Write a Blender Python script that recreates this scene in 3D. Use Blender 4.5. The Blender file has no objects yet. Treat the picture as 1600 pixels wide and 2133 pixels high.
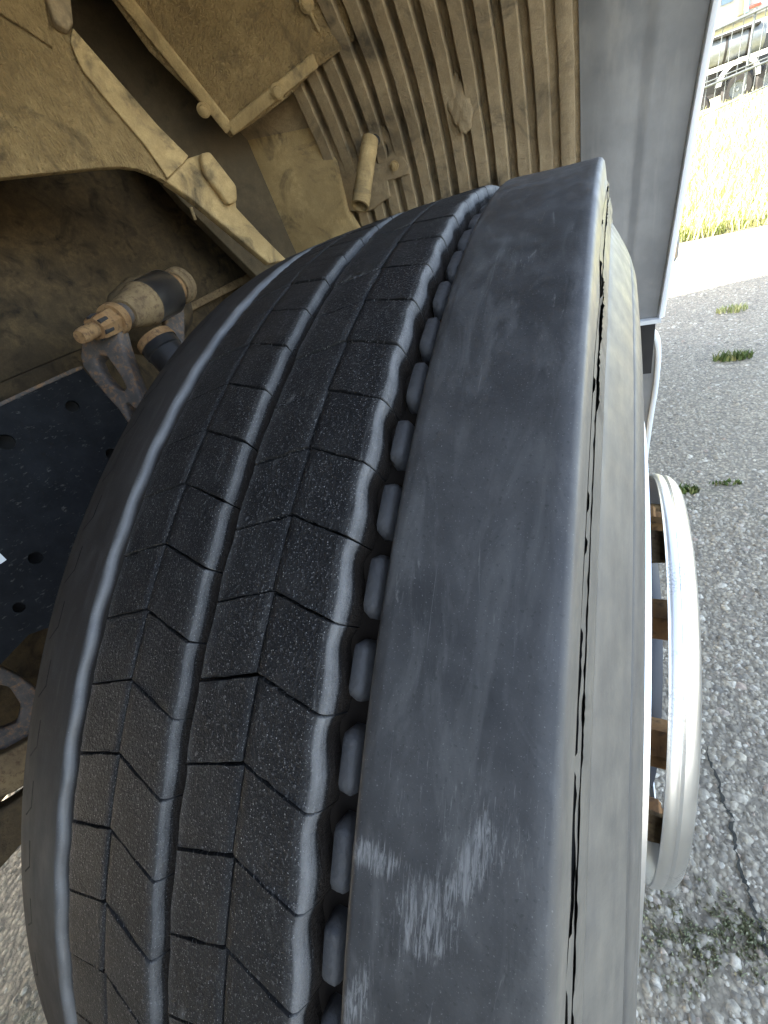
import bpy, bmesh, math, random
import numpy as np
from mathutils import Vector, Matrix
random.seed(7); rng = np.random.default_rng(7)
S = bpy.context.scene
COL = S.collection
# ------------------------------------------------------------------ camera, sky, sun, exposure
CAM = Vector((0.1609, -0.3702, 1.0095))
RT = Vector((0.8926620, 0.3707493, -0.2563192)); UP = Vector((-0.0298123, 0.6160010, 0.7871810)); FW = Vector((-0.4497397, 0.6950451, -0.5609336))
FPX = 908.292
cd = bpy.data.cameras.new('camera'); cam = bpy.data.objects.new('camera', cd); COL.objects.link(cam)
cd.sensor_fit = 'VERTICAL'; cd.sensor_height = 24.0; cd.lens = 24.0 * FPX / 2133.0
cd.clip_start = 0.01; cd.clip_end = 500
cam.matrix_world = Matrix(((RT.x, UP.x, -FW.x, CAM.x), (RT.y, UP.y, -FW.y, CAM.y), (RT.z, UP.z, -FW.z, CAM.z), (0, 0, 0, 1)))
S.camera = cam
SUN_EL = math.radians(36); SUN_TO = Vector((1.0, 0.31, 0)).normalized()     # horizontal travel of the light
wd = bpy.data.worlds.new('World'); S.world = wd; wd.use_nodes = True
wn = wd.node_tree.nodes; sky = wn.new('ShaderNodeTexSky'); sky.sky_type = 'NISHITA'; sky.sun_disc = False
sky.sun_elevation = SUN_EL; sky.sun_rotation = math.atan2(-SUN_TO.x, -SUN_TO.y); sky.air_density = 1.0; sky.dust_density = 1.5
hs = wn.new('ShaderNodeHueSaturation'); hs.inputs['Saturation'].default_value = .72; wd.node_tree.links.new(sky.outputs[0], hs.inputs['Color'])
wd.node_tree.links.new(hs.outputs[0], wn['Background'].inputs[0]); wn['Background'].inputs[1].default_value = 0.15
sl = bpy.data.lights.new('sun', 'SUN'); sl.energy = 5.0; sl.angle = math.radians(0.5); sl.color = (1, .93, .82)
so = bpy.data.objects.new('sun', sl); COL.objects.link(so)
ld = Vector((SUN_TO.x * math.cos(SUN_EL), SUN_TO.y * math.cos(SUN_EL), -math.sin(SUN_EL)))
so.rotation_euler = ld.to_track_quat('-Z', 'Y').to_euler()
S.view_settings.view_transform = 'Standard'; S.view_settings.look = 'None'; S.view_settings.gamma = 1
S.view_settings.exposure = 2.85
S.cycles.use_adaptive_sampling = True; S.cycles.adaptive_threshold = .025
S.cycles.max_bounces = 7; S.cycles.diffuse_bounces = 5; S.cycles.glossy_bounces = 3; S.cycles.caustics_reflective = False; S.cycles.caustics_refractive = False

# ------------------------------------------------------------------ helpers
def ray(u, v): return (RT * ((u - 800) / FPX) + UP * ((1066.5 - v) / FPX) + FW)
def at(u, v, ax, val):
    r = ray(u, v); i = 'xyz'.index(ax); return CAM + r * ((val - CAM[i]) / r[i])
def plane3(a, b, c):
    n = (b - a).cross(c - a).normalized()
    if n.dot(CAM - a) < 0: n = -n
    return a, n
def onp(pl, u, v, off=0.0):
    a, n = pl; r = ray(u, v); p = CAM + r * ((a - CAM).dot(n) / r.dot(n)); return p + n * off

def obj(name, me, mat=None, parent=None, smooth=False, label=None, cat=None, group=None, kind=None):
    if isinstance(me, bmesh.types.BMesh):
        m = bpy.data.meshes.new(name); bmesh.ops.recalc_face_normals(me, faces=me.faces); me.to_mesh(m); me.free(); me = m
    o = bpy.data.objects.new(name, me); COL.objects.link(o)
    if mat and not me.materials:
        for q in (mat if isinstance(mat, (list, tuple)) else [mat]): me.materials.append(q)
    if smooth:
        me.polygons.foreach_set('use_smooth', [True] * len(me.polygons))
        if smooth != 'all': me.set_sharp_from_angle(angle=math.radians(smooth if smooth is not True else 40))
    if parent is not None: o.parent = parent
    tag(o, label, cat, group, kind); return o
def tag(o, label=None, cat=None, group=None, kind=None):
    for k, v in (('label', label), ('category', cat), ('group', group), ('kind', kind)):
        if v: o[k] = v
def empty(name, loc=(0, 0, 0)):
    o = bpy.data.objects.new(name, None); o.empty_display_size = .05; COL.objects.link(o); o.location = loc; return o
def add_box(bm, lo, hi):
    lo, hi = Vector(lo), Vector(hi)
    vs = [bm.verts.new((x, y, z)) for x in (lo.x, hi.x) for y in (lo.y, hi.y) for z in (lo.z, hi.z)]
    for f in ((0, 1, 3, 2), (4, 6, 7, 5), (0, 4, 5, 1), (2, 3, 7, 6), (0, 2, 6, 4), (1, 5, 7, 3)): bm.faces.new([vs[i] for i in f])
def frame_of(d):
    d = d.normalized(); a = Vector((0, 0, 1)) if abs(d.z) < .9 else Vector((1, 0, 0))
    e1 = d.cross(a).normalized(); return e1, d.cross(e1).normalized()
def add_lathe(bm, p0, p1, prof, n=32, sides=None):
    """prof: list of (t, r) along p0->p1; open or closed by the list itself"""
    d = p1 - p0; e1, e2 = frame_of(d); rings = []
    for t, r in prof:
        c = p0 + d * t
        rings.append([bm.verts.new(c + (e1 * math.cos(2 * math.pi * i / n) + e2 * math.sin(2 * math.pi * i / n)) * max(r, 1e-5)) for i in range(n)])
    for a, b in zip(rings[:-1], rings[1:]):
        for i in range(n): bm.faces.new((a[i], a[(i + 1) % n], b[(i + 1) % n], b[i]))
    return rings
def add_cyl(bm, p0, p1, r0, r1=None, n=24):
    r1 = r0 if r1 is None else r1
    rg = add_lathe(bm, p0, p1, [(0, r0), (1, r1)], n)
    bm.faces.new(rg[0][::-1]); bm.faces.new(rg[-1])
def add_slab(bm, pts, n, th, holes=(), bev=0.0):
    """front polygon pts (3d, planar), extruded by th along -n. holes: lists of 3d points"""
    loops = [pts] + list(holes); fr = []; bk = []
    for lp in loops:
        fr.append([bm.verts.new(p) for p in lp]); bk.append([bm.verts.new(p - n * th) for p in lp])
    for group in (fr, bk):
        if len(loops) == 1: bm.faces.new(group[0])
        else:
            es = []
            for lp in group:
                for i in range(len(lp)): es.append(bm.edges.new((lp[i], lp[(i + 1) % len(lp)])))
            bmesh.ops.triangle_fill(bm, use_beauty=True, use_dissolve=False, edges=es)
    for a, b in zip(fr, bk):
        m = len(a)
        for i in range(m): bm.faces.new((a[i], a[(i + 1) % m], b[(i + 1) % m], b[i]))
    if bev:
        bmesh.ops.recalc_face_normals(bm, faces=bm.faces)
        es = [e for e in bm.edges if len(e.link_faces) == 2 and e.calc_face_angle(0) > .6]
        bmesh.ops.bevel(bm, geom=es, offset=bev, segments=3, profile=.5, affect='EDGES', clamp_overlap=True)
def add_sweep(bm, path, sec, upv=Vector((0, 0, 1)), closed_sec=True):
    """sweep a 2D section (a,b) along path; a along side vector, b along up"""
    rings = []
    for i, p in enumerate(path):
        t = (path[min(i + 1, len(path) - 1)] - path[max(i - 1, 0)]).normalized()
        s = t.cross(upv).normalized(); u = s.cross(t).normalized()
        rings.append([bm.verts.new(p + s * a + u * b) for a, b in sec])
    m = len(sec)
    for A, B in zip(rings[:-1], rings[1:]):
        for i in range(m if closed_sec else m - 1): bm.faces.new((A[i], A[(i + 1) % m], B[(i + 1) % m], B[i]))
    if closed_sec: bm.faces.new(rings[0][::-1]); bm.faces.new(rings[-1])
def circ_sec(r, n=10): return [(r * math.cos(2 * math.pi * i / n), r * math.sin(2 * math.pi * i / n)) for i in range(n)]
def pydata(name, v, f):
    me = bpy.data.meshes.new(name); me.from_pydata(v, [], f); me.update(); return me

# ------------------------------------------------------------------ materials
class NT:
    def __init__(s, name):
        s.m = bpy.data.materials.new(name); s.m.use_nodes = True; s.t = s.m.node_tree; s.n = s.t.nodes; s.b = s.n['Principled BSDF']
        s.tc = s.n.new('ShaderNodeTexCoord')
    def link(s, a, b): s.t.links.new(a, b)
    def put(s, sock, v):
        if isinstance(v, bpy.types.NodeSocket): s.link(v, sock)
        else: sock.default_value = v
    def mapping(s, scale=(1, 1, 1), co='Object', rot=(0, 0, 0)):
        m = s.n.new('ShaderNodeMapping'); s.link(s.tc.outputs[co], m.inputs[0]); m.inputs['Scale'].default_value = scale; m.inputs['Rotation'].default_value = rot; return m.outputs[0]
    def noise(s, scale, detail=4, rough=.55, co=None, dist=0.0):
        n = s.n.new('ShaderNodeTexNoise'); n.inputs['Scale'].default_value = scale; n.inputs['Detail'].default_value = detail
        n.inputs['Roughness'].default_value = rough; n.inputs['Distortion'].default_value = dist
        s.link(co if co is not None else s.tc.outputs['Object'], n.inputs['Vector']); return n.outputs['Fac']
    def voro(s, scale, feature='F1', co=None, out='Distance', rand=1.0):
        n = s.n.new('ShaderNodeTexVoronoi'); n.feature = feature; n.inputs['Scale'].default_value = scale; n.inputs['Randomness'].default_value = rand
        s.link(co if co is not None else s.tc.outputs['Object'], n.inputs['Vector']); return n.outputs[out]
    def ramp(s, fac, stops, interp='LINEAR'):
        n = s.n.new('ShaderNodeValToRGB'); n.color_ramp.interpolation = interp; e = n.color_ramp.elements
        while len(e) < len(stops): e.new(.5)
        for q, (p, c) in zip(e, stops): q.position = p; q.color = c if isinstance(c, tuple) else (c, c, c, 1)
        s.link(fac, n.inputs[0]); return n.outputs[0]
    def mix(s, fac, a, b, mode='MIX'):
        n = s.n.new('ShaderNodeMix'); n.data_type = 'RGBA'; n.blend_type = mode
        s.put(n.inputs[0], fac); s.put(n.inputs[6], a); s.put(n.inputs[7], b); return n.outputs[2]
    def math(s, op, a, b=0.0, c=None):
        n = s.n.new('ShaderNodeMath'); n.operation = op; s.put(n.inputs[0], a); s.put(n.inputs[1], b)
        if c is not None: s.put(n.inputs[2], c)
        return n.outputs[0]
    def attr(s, name, out='Fac'):
        n = s.n.new('ShaderNodeAttribute'); n.attribute_name = name; return n.outputs[out]
    def bump(s, h, dist=.001, strength=1.0, normal=None):
        n = s.n.new('ShaderNodeBump'); n.inputs['Distance'].default_value = dist; n.inputs['Strength'].default_value = strength
        s.link(h, n.inputs['Height'])
        if normal is not None: s.link(normal, n.inputs['Normal'])
        return n.outputs[0]
    def fin(s, col=None, rough=None, metal=None, normal=None, spec=None):
        if col is not None: s.put(s.b.inputs['Base Color'], col)
        if rough is not None: s.put(s.b.inputs['Roughness'], rough)
        if metal is not None: s.put(s.b.inputs['Metallic'], metal)
        if spec is not None: s.put(s.b.inputs['Specular IOR Level'], spec)
        if normal is not None: s.link(normal, s.b.inputs['Normal'])
        return s.m
def C(r, g, b): return (r, g, b, 1)
def simple(name, c1, c2, sc=30, rough=.6, metal=0, bumpd=0.0006, detail=5):
    t = NT(name); n = t.noise(sc, detail)
    h = t.noise(sc * 6, 4)
    return t.fin(t.mix(t.ramp(n, [(.3, 0), (.7, 1)]), c1, c2), rough, metal, t.bump(h, bumpd, .6))

def dust_mat(name, light, mid, dark, wr=None, wear=.5, sc=1.0):
    """dried road dust on plastic/steel: pale tan with thinner smeared places where the dark part shows"""
    t = NT(name)
    a = t.noise(9 * sc, 5, .6, dist=.6); b = t.noise(55 * sc, 6, .65); c = t.noise(420, 3, .6)
    col = t.mix(t.ramp(a, [(.35, 0), (.62, 1)]), mid, light)
    col = t.mix(t.ramp(b, [(.38, 0), (.66, .75)]), col, mid)
    w = t.math('MULTIPLY', t.ramp(t.noise(11 * sc, 5, .62, dist=1.2), [(wear, 0), (wear + .16, 1)]), t.ramp(t.noise(40, 5, .7), [(.3, .35), (.7, 1)]))
    col = t.mix(w, col, dark)
    col = t.mix(t.ramp(c, [(.42, .25), (.7, 0)]), col, t.mix(.5, dark, mid))
    if wr:
        wv = t.noise(75, 5, .62, co=t.mapping(wr), dist=1.8); h = t.math('ADD', t.math('MULTIPLY', wv, 1.0), t.math('MULTIPLY', c, .3)); nb = t.bump(h, .014, .9)
        col = t.mix(t.ramp(wv, [(.36, .65), (.50, 0)]), col, t.mix(.6, dark, mid))
    else: nb = t.bump(t.math('ADD', b, t.math('MULTIPLY', c, .5)), .0030, .7)
    return t.fin(col, .9, 0, nb, .2)
TAN_L, TAN_M, TAN_D = C(.58, .42, .20), C(.37, .26, .12), C(.055, .048, .038)
M_liner = dust_mat('dusty_liner', C(.43, .325, .19), C(.27, .20, .115), TAN_D, wear=.50)
M_dust = dust_mat('dried_dust', TAN_L, TAN_M, TAN_D, wear=.51)
M_fibre = dust_mat('dusty_fibre_board', C(.56, .395, .185), C(.36, .245, .11), TAN_D, wr=(1.0, 2.6, .8), wear=.53)
M_thin = dust_mat('thin_dust_on_black', C(.15, .115, .068), C(.095, .073, .045), C(.025, .022, .018), wear=.58)
M_grime = dust_mat('oily_grime', C(.13, .09, .045), C(.062, .045, .026), C(.012, .011, .01), wear=.5, sc=1.6)
def plastic():
    t = NT('grey_smooth_liner'); n = t.noise(14, 4); s_ = t.noise(30, 5, .6, co=t.mapping((1.2, 1, .12)))
    col = t.mix(t.ramp(n, [(.3, 0), (.7, 1)]), C(.20, .195, .185), C(.28, .27, .25))
    col = t.mix(t.ramp(s_, [(.5, 0), (.75, .6)]), col, C(.36, .335, .29))
    return t.fin(col, t.ramp(s_, [(.3, .3), (.8, .55)]), 0, t.bump(t.math('ADD', t.noise(90, 3), t.math('MULTIPLY', t.noise(7, 3), 9.0)), .0006, .6), .5)
M_plastic = plastic()
M_white = simple('white_paint', C(.72, .73, .72), C(.8, .8, .78), 12, .3, 0, .0001)
def frame_paint():
    t = NT('frame_black_paint'); n = t.noise(25, 6, .65); sc = t.noise(90, 5, .7, co=t.mapping((1, 1, 2.5)))
    col = t.mix(t.ramp(n, [(.4, 0), (.7, 1)]), C(.005, .0055, .0065), C(.012, .013, .0145))
    col = t.mix(t.ramp(sc, [(.60, 0), (.70, .5)]), col, C(.12, .113, .10))
    return t.fin(col, .7, 0, t.bump(t.noise(200, 4), .0006, .5), .15)
M_frame = frame_paint()
def rust(name, a, b, c):
    t = NT(name); n = t.noise(35, 6, .65); k = t.noise(140, 5, .7)
    col = t.mix(t.ramp(n, [(.36, 0), (.6, 1)]), a, b); col = t.mix(t.ramp(k, [(.5, 0), (.68, .85)]), col, c)
    return t.fin(col, .88, 0, t.bump(k, .0012, .7), .2)
M_rust = rust('rusty_bolt', C(.19, .10, .042), C(.29, .175, .08), C(.07, .04, .025))
M_rustdk = rust('rusty_dark_steel', C(.07, .062, .056), C(.12, .10, .085), C(.24, .13, .06))
M_rusttan = rust('rusty_tan_steel', C(.22, .155, .08), C(.15, .105, .058), C(.085, .05, .028))
M_blackpaint = simple('black_gloss_paint', C(.012, .012, .014), C(.03, .028, .026), 40, .28, 0, .0002)
M_dark = simple('underbody_black', C(.015, .014, .013), C(.03, .027, .024), 8, .8)
def chrome():
    t = NT('polished_trim_steel'); n = t.noise(30, 5); sp = t.noise(500, 3, .6)
    st = t.math('MULTIPLY', t.ramp(t.noise(16, 4, .6), [(.58, 0), (.66, 1)]), t.ramp(sp, [(.45, 0), (.6, .8)]))
    return t.fin(t.mix(st, C(.74, .735, .71), C(.42, .42, .41)), t.math('ADD', t.ramp(n, [(.3, .28), (.7, .38)]), t.math('MULTIPLY', st, .2)), 1.0)
M_chrome = chrome()
M_alu = simple('aluminium_rim', C(.72, .73, .75), C(.8, .8, .8), 25, .3, 1.0, .0002)
M_disc = simple('wheel_disc_steel', C(.025, .03, .042), C(.05, .053, .06), 20, .55, .0, .0003)

# tyre rubber. UV: u = metres round the circumference, v = metres across (x)
TW = 2 * math.pi; GAM = math.radians(54.0); PITCH = 0.0593; P2 = GAM + 0.3626; P1 = GAM + 0.2131; RAD = 0.5; X0 = .0571; KC = .3478
def tread_at(u, v):
    """pixel of the photograph -> (angle round the axle, x) on the tread"""
    r = ray(u, v); o = CAM - Vector((0, 0, RAD)); a = r.y ** 2 + r.z ** 2; b = 2 * (o.y * r.y + o.z * r.z); c = o.y ** 2 + o.z ** 2 - RAD ** 2
    t = (-b - math.sqrt(max(0, b * b - 4 * a * c))) / (2 * a); p = o + r * t; return math.atan2(p.z, -p.y), p.x
def rubber(name, smooth_rib):
    t = NT(name); uv = t.tc.outputs['UV']
    big = t.noise(14, 4, .55, co=uv, dist=.8); med = t.noise(70, 5, .6, co=uv); spk = t.noise(1500, 2, .5, co=uv); spk2 = t.noise(650, 2, .5, co=uv)
    col = t.mix(t.ramp(big, [(.3, 0), (.7, 1)]), C(.034, .034, .034) if smooth_rib else C(.010, .010, .0105), C(.062, .061, .060) if smooth_rib else C(.018, .0175, .017))
    col = t.mix(t.ramp(med, [(.45, 0), (.75, .5)]), col, C(.085, .083, .08) if smooth_rib else C(.036, .034, .032))
    if smooth_rib:
        st = t.noise(28, 5, .65, co=t.mapping((.7, 2.6, 1), 'UV', (0, 0, .35)), dist=1.2)
        col = t.mix(t.ramp(st, [(.48, 0), (.68, .5)]), col, C(.125, .123, .117))
        sc2 = t.noise(46, 6, .7, co=t.mapping((.5, 4.0, 1), 'UV', (0, 0, -.5)), dist=1.6)
        col = t.mix(t.ramp(sc2, [(.64, 0), (.72, .55)]), col, C(.24, .235, .22))
        col = t.mix(t.ramp(spk, [(.66, 0), (.71, .6)]), col, C(.20, .198, .19)); col = t.mix(t.ramp(spk2, [(.30, .4), (.37, 0)]), col, C(.020, .020, .020))
        nb = t.bump(t.math('ADD', t.math('MULTIPLY', spk2, .8), t.math('MULTIPLY', med, .35)), .0002, .35); ro = t.ramp(med, [(.3, .38), (.7, .58)])
    else:
        col = t.mix(t.ramp(spk, [(.655, 0), (.69, .9)]), col, C(.30, .295, .28))
        col = t.mix(t.ramp(spk2, [(.62, 0), (.68, .5)]), col, C(.15, .145, .14))
        st = t.noise(40, 5, .7, co=t.mapping((.5, 2.4, 1), 'UV', (0, 0, .2)), dist=1.0)
        col = t.mix(t.ramp(st, [(.62, 0), (.74, .35)]), col, C(.2, .195, .18))
        nb = t.bump(t.math('ADD', spk2, t.math('MULTIPLY', spk, .7)), .0009, .75); ro = .58
    if smooth_rib:                           # scrapes on the smooth rib: (pixel, half length round, half width, turn, strength)
        fs = t.noise(300, 3, .6, co=t.mapping((.06, 3.5, 1), 'UV', (0, 0, .25))); col = t.mix(t.ramp(fs, [(.70, 0), (.74, .45)]), col, C(.2, .2, .19))
        fs2 = t.noise(260, 3, .6, co=t.mapping((.08, 3.0, 1), 'UV', (0, 0, -.9))); col = t.mix(t.ramp(fs2, [(.72, 0), (.75, .4)]), col, C(.2, .2, .19))
        nz = t.noise(420, 5, .75, co=t.mapping((.25, 2.4, 1), 'UV', (0, 0, 1.1)), dist=1.0)
        sf = t.attr('scuff'); col = t.mix(t.ramp(t.math('ADD', sf, t.math('MULTIPLY', t.math('SUBTRACT', nz, .5), 2.6)), [(.50, 0), (1.05, .85)]), col, C(.25, .246, .235))
    w = t.attr('wall')                       # groove walls: fine grey dust film, its pale upper band painted as light
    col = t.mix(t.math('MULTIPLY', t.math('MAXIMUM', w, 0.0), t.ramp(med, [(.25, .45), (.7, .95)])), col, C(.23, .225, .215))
    col = t.mix(t.math('MULTIPLY', t.math('MAXIMUM', t.math('MULTIPLY', w, -1.0), 0.0), .9), col, C(.026, .020, .015))  # brown dirt on floors and inner shoulder; on lower walls it paints shade
    ds = t.attr('dust')                      # brown road dust on the shoulders, thickened where a sunlit patch is painted
    sw = t.noise(90, 5, .65, co=t.mapping((.35, 1.4, 1), 'UV'))
    dn = t.math('MULTIPLY', ds, t.ramp(t.noise(60, 6, .65, co=uv), [(.2, .55), (.75, 1)]))
    col = t.mix(dn, col, t.mix(t.ramp(sw, [(.30, 0), (.70, 1)]), C(.115, .107, .092), C(.185, .168, .136)))
    if smooth_rib:
        sx_ = t.n.new('ShaderNodeSeparateXYZ'); t.link(uv, sx_.inputs[0])
        pu = t.math('FRACT', t.math('DIVIDE', t.math('SUBTRACT', sx_.outputs[0], P1 * RAD), PITCH * RAD))
        vs_ = np.concatenate([[0], np.cumsum(np.hypot(np.diff([q[0] for q in prof]), np.diff([q[1] for q in prof])))]); va = float(np.interp(-.0865, [q[0] for q in prof[8:16]], vs_[8:16]))
        dv = t.math('SUBTRACT', sx_.outputs[1], va); jit = t.math('MULTIPLY', t.math('SUBTRACT', med, .5), .0016)
        l1 = t.math('MULTIPLY', t.math('LESS_THAN', t.math('ABSOLUTE', t.math('ADD', dv, jit)), .00055), t.math('LESS_THAN', t.math('ABSOLUTE', t.math('SUBTRACT', pu, .62)), .22))
        l2 = t.math('MULTIPLY', t.math('LESS_THAN', t.math('ABSOLUTE', t.math('ADD', t.math('ADD', dv, jit), t.math('MULTIPLY', t.math('SUBTRACT', pu, .40), -.034))), .0007), t.math('LESS_THAN', t.math('ABSOLUTE', t.math('SUBTRACT', pu, .27)), .13))
        hk = t.math('MULTIPLY', t.math('MAXIMUM', l1, l2), t.ramp(big, [(.32, .25), (.5, .95)])); col = t.mix(hk, col, C(.006, .006, .006))
    ck = t.attr('crack'); col = t.mix(ck, col, C(.008, .008, .008))
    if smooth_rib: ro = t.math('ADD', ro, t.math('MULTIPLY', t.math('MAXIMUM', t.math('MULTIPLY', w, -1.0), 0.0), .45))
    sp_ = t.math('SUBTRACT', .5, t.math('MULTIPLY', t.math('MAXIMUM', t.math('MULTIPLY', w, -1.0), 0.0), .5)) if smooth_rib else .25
    return t.fin(col, ro, 0, nb, sp_)
M_bar = simple('groove_bar_rubber', C(.06, .06, .063), C(.10, .098, .095), 90, .6, 0, .0008)

# ------------------------------------------------------------------ ground
def asphalt():
    t = NT('worn_asphalt'); a = t.noise(1.3, 5, .6); v = t.voro(95, out='Color'); d = t.voro(95); f = t.noise(240, 4, .65)
    bw = t.n.new('ShaderNodeSeparateColor'); t.link(v, bw.inputs[0])
    col = t.mix(t.ramp(bw.outputs[0], [(.0, 0), (1, 1)]), C(.37, .315, .225), C(.57, .49, .35))
    col = t.mix(t.ramp(d, [(.30, 0), (.62, .85)]), col, C(.245, .21, .155))
    col = t.mix(t.ramp(a, [(.35, .3), (.65, 0)]), col, C(.17, .165, .148))
    moss = t.math('MULTIPLY', t.ramp(t.noise(3.2, 5, .65, dist=.8), [(.60, 0), (.70, 1)]), t.ramp(f, [(.35, 0), (.6, .8)]))
    col = t.mix(moss, col, C(.075, .095, .055))
    return t.fin(col, .85, 0, t.bump(t.math('SUBTRACT', t.math('MULTIPLY', f, .6), d), .006, .8), .3)
M_asph = asphalt()
obj('ground', pydata('ground', [(-200, -200, 0), (200, -200, 0), (200, 300, 0), (-200, 300, 0)], [(0, 1, 2, 3)]), M_asph, kind='structure')
def stone_mat():
    t = NT('asphalt_aggregate'); s_ = t.attr('shade'); n = t.noise(160, 4)
    col = t.ramp(s_, [(0, C(.235, .205, .155)), (.35, C(.40, .35, .26)), (.75, C(.55, .485, .365)), (.95, C(.73, .665, .53)), (1, C(.44, .33, .24))])
    return t.fin(t.mix(t.ramp(n, [(.35, .5), (.65, 0)]), col, C(.12, .12, .115)), .8, 0, t.bump(n, .001, .6), .3)
def stones():
    regs = [(.2, 1.5, -.7, 1.0, 40000), (.25, 2.0, 1.0, 3.3, 30000), (-1.9, -.55, -.95, .3, 8000)]
    base = np.array([(1, 0, 0), (.5, .87, 0), (-.5, .87, 0), (-1, 0, 0), (-.5, -.87, 0), (.5, -.87, 0), (.35, .2, 1), (-.35, .25, 1), (0, -.4, 1)])
    tri = [(0, 1, 6), (1, 2, 7), (1, 7, 6), (2, 3, 7), (3, 4, 7), (4, 8, 7), (4, 5, 8), (5, 0, 6), (5, 6, 8), (6, 7, 8)]
    V = []; n0 = 0; SH = []
    for x0, x1, y0, y1, n in regs:
        c = np.stack([rng.uniform(x0, x1, n), rng.uniform(y0, y1, n), np.zeros(n)], 1)
        r = np.clip(rng.lognormal(math.log(.0036), .48, n), .0018, .012); an = rng.uniform(0, 6.28, n)
        v = np.repeat(base[None], n, 0) * (1 + rng.uniform(-.3, .3, (n, 9, 3)))
        v[..., 0] *= r[:, None] * rng.uniform(.8, 1.4, (n, 1)); v[..., 1] *= r[:, None]; v[..., 2] *= (r * rng.uniform(.25, .6, n))[:, None]
        v[:, :6, 2] = -.001
        x = v[..., 0] * np.cos(an)[:, None] - v[..., 1] * np.sin(an)[:, None]; y = v[..., 0] * np.sin(an)[:, None] + v[..., 1] * np.cos(an)[:, None]
        v[..., 0] = x; v[..., 1] = y
        # leave the crack line free of stones
        V.append(v + c[:, None]); SH.append(rng.uniform(0, 1, n))
    V = np.concatenate(V); SH = np.concatenate(SH)
    N = len(V); F = (np.array(tri)[None] + (np.arange(N) * 9)[:, None, None]).reshape(-1)
    me = bpy.data.meshes.new('asphalt_stones'); me.vertices.add(N * 9); me.vertices.foreach_set('co', V.reshape(-1))
    nt = N * 10; me.loops.add(nt * 3); me.loops.foreach_set('vertex_index', F.astype(np.int32)); me.polygons.add(nt)
    me.polygons.foreach_set('loop_start', np.arange(0, nt * 3, 3, dtype=np.int32)); me.update(); me.validate()
    a = me.attributes.new('shade', 'FLOAT', 'POINT'); a.data.foreach_set('value', np.repeat(SH, 9).astype(np.float32))
    obj('asphalt_stones', me, stone_mat(), label='pale stones worn proud of the grey asphalt', cat='gravel', kind='stuff')
stones()
# crack in the asphalt: a narrow sunk strip of dark soil
def crack():
    px = [(1470, 1545), (1482, 1590), (1500, 1640), (1508, 1675), (1524, 1700), (1528, 1745), (1534, 1780), (1552, 1830), (1560, 1862), (1578, 1915), (1590, 1945), (1604, 1990), (1630, 2060)]
    P = [at(u, v, 'z', .004) for u, v in px]; Q = []
    for a, b in zip(P[:-1], P[1:]):
        for k in range(6): Q.append(a + (b - a) * k / 6 + Vector((random.uniform(-.003, .003), random.uniform(-.003, .003), 0)))
    bm = bmesh.new(); L = []; R_ = []
    for i, p in enumerate(Q):
        w = (.001 + .0022 * random.random()) * min(1, i / 6 + .1); L.append(bm.verts.new(p - Vector((w, 0, 0)))); R_.append(bm.verts.new(p + Vector((w, 0, 0))))
    for i in range(len(Q) - 1): bm.faces.new((L[i], R_[i], R_[i + 1], L[i + 1]))
    obj('pavement_crack', bm, simple('crack_soil', C(.03, .03, .026), C(.06, .058, .045), 80, .95), kind='structure')
crack()
def grass_mat(name, a, b, c):
    t = NT(name); s_ = t.attr('shade'); return t.fin(t.ramp(s_, [(0, a), (.6, b), (1, c)]), .6, 0, None, .3)
M_grass = grass_mat('green_grass', C(.07, .11, .03), C(.13, .18, .05), C(.26, .24, .10))
M_drygrass = grass_mat('sun_dried_grass', C(.20, .26, .06), C(.46, .46, .19), C(.66, .60, .38))
def blades(name, pts, hmin, hmax, mat, w=.003, **kw):
    n = len(pts); pts = np.asarray(pts); an = rng.uniform(0, 6.28, n); h = rng.uniform(hmin, hmax, n); le = rng.uniform(-.5, .5, (n, 2)) * h[:, None]
    d = np.stack([np.cos(an), np.sin(an), np.zeros(n)], 1) * w; tip = pts + np.concatenate([le, h[:, None]], 1); mid = pts + np.concatenate([le * .35, h[:, None] * .6], 1)
    V = np.stack([pts - d, pts + d, mid + d * .7, mid - d * .7, tip], 1).reshape(-1, 3)
    F = []
    for i in range(n): b = i * 5; F.append((b, b + 1, b + 2, b + 3)); F.append((b + 3, b + 2, b + 4))
    me = pydata(name, V.tolist(), F); a = me.attributes.new('shade', 'FLOAT', 'POINT'); a.data.foreach_set('value', np.repeat(rng.uniform(0, 1, n), 5).astype(np.float32))
    return obj(name, me, mat, **kw)
def tuft(u, v, rx, ry, n, h, label, mat=None):
    c = at(u, v, 'z', 0.0); ang = rng.uniform(0, 6.28, n); rr = np.sqrt(rng.uniform(0, 1, n)); p = np.stack([c.x + rx * 1.5 * rr * np.cos(ang), c.y + ry * 1.5 * rr * np.sin(ang), np.zeros(n)], 1)
    blades('grass_tuft', p, h * .4, h, mat or M_grass, w=.0035, label=label, cat='grass', group='grass tufts in the asphalt')
tuft(1526, 748, .05, .02, 260, .045, 'small green grass tuft alone on the asphalt beyond the tyre')
tuft(1422, 1024, .03, .012, 160, .03, 'green weeds in the asphalt just above the polished ring')
tuft(1525, 648, .05, .03, 160, .04, 'yellowish grass tuft at the edge of the shade', M_drygrass)
tuft(1510, 1008, .03, .008, 50, .018, 'thin line of weeds right of the polished ring')
M_moss = grass_mat('grey_green_moss', C(.24, .26, .15), C(.32, .33, .2), C(.4, .39, .26))
def moss(u, v, rx, ry, n, label):
    c = at(u, v, 'z', 0.0); ang = rng.uniform(0, 6.28, n); rr = rng.uniform(0, 1, n) ** .8; k = 1 + .5 * np.sin(3 * ang + 1); p = np.stack([c.x + rx * rr * k * np.cos(ang), c.y + ry * rr * k * np.sin(ang), np.zeros(n)], 1)
    blades('moss_patch', p, .002, .007, M_moss, w=.003, label=label, cat='moss', kind='stuff')
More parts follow.
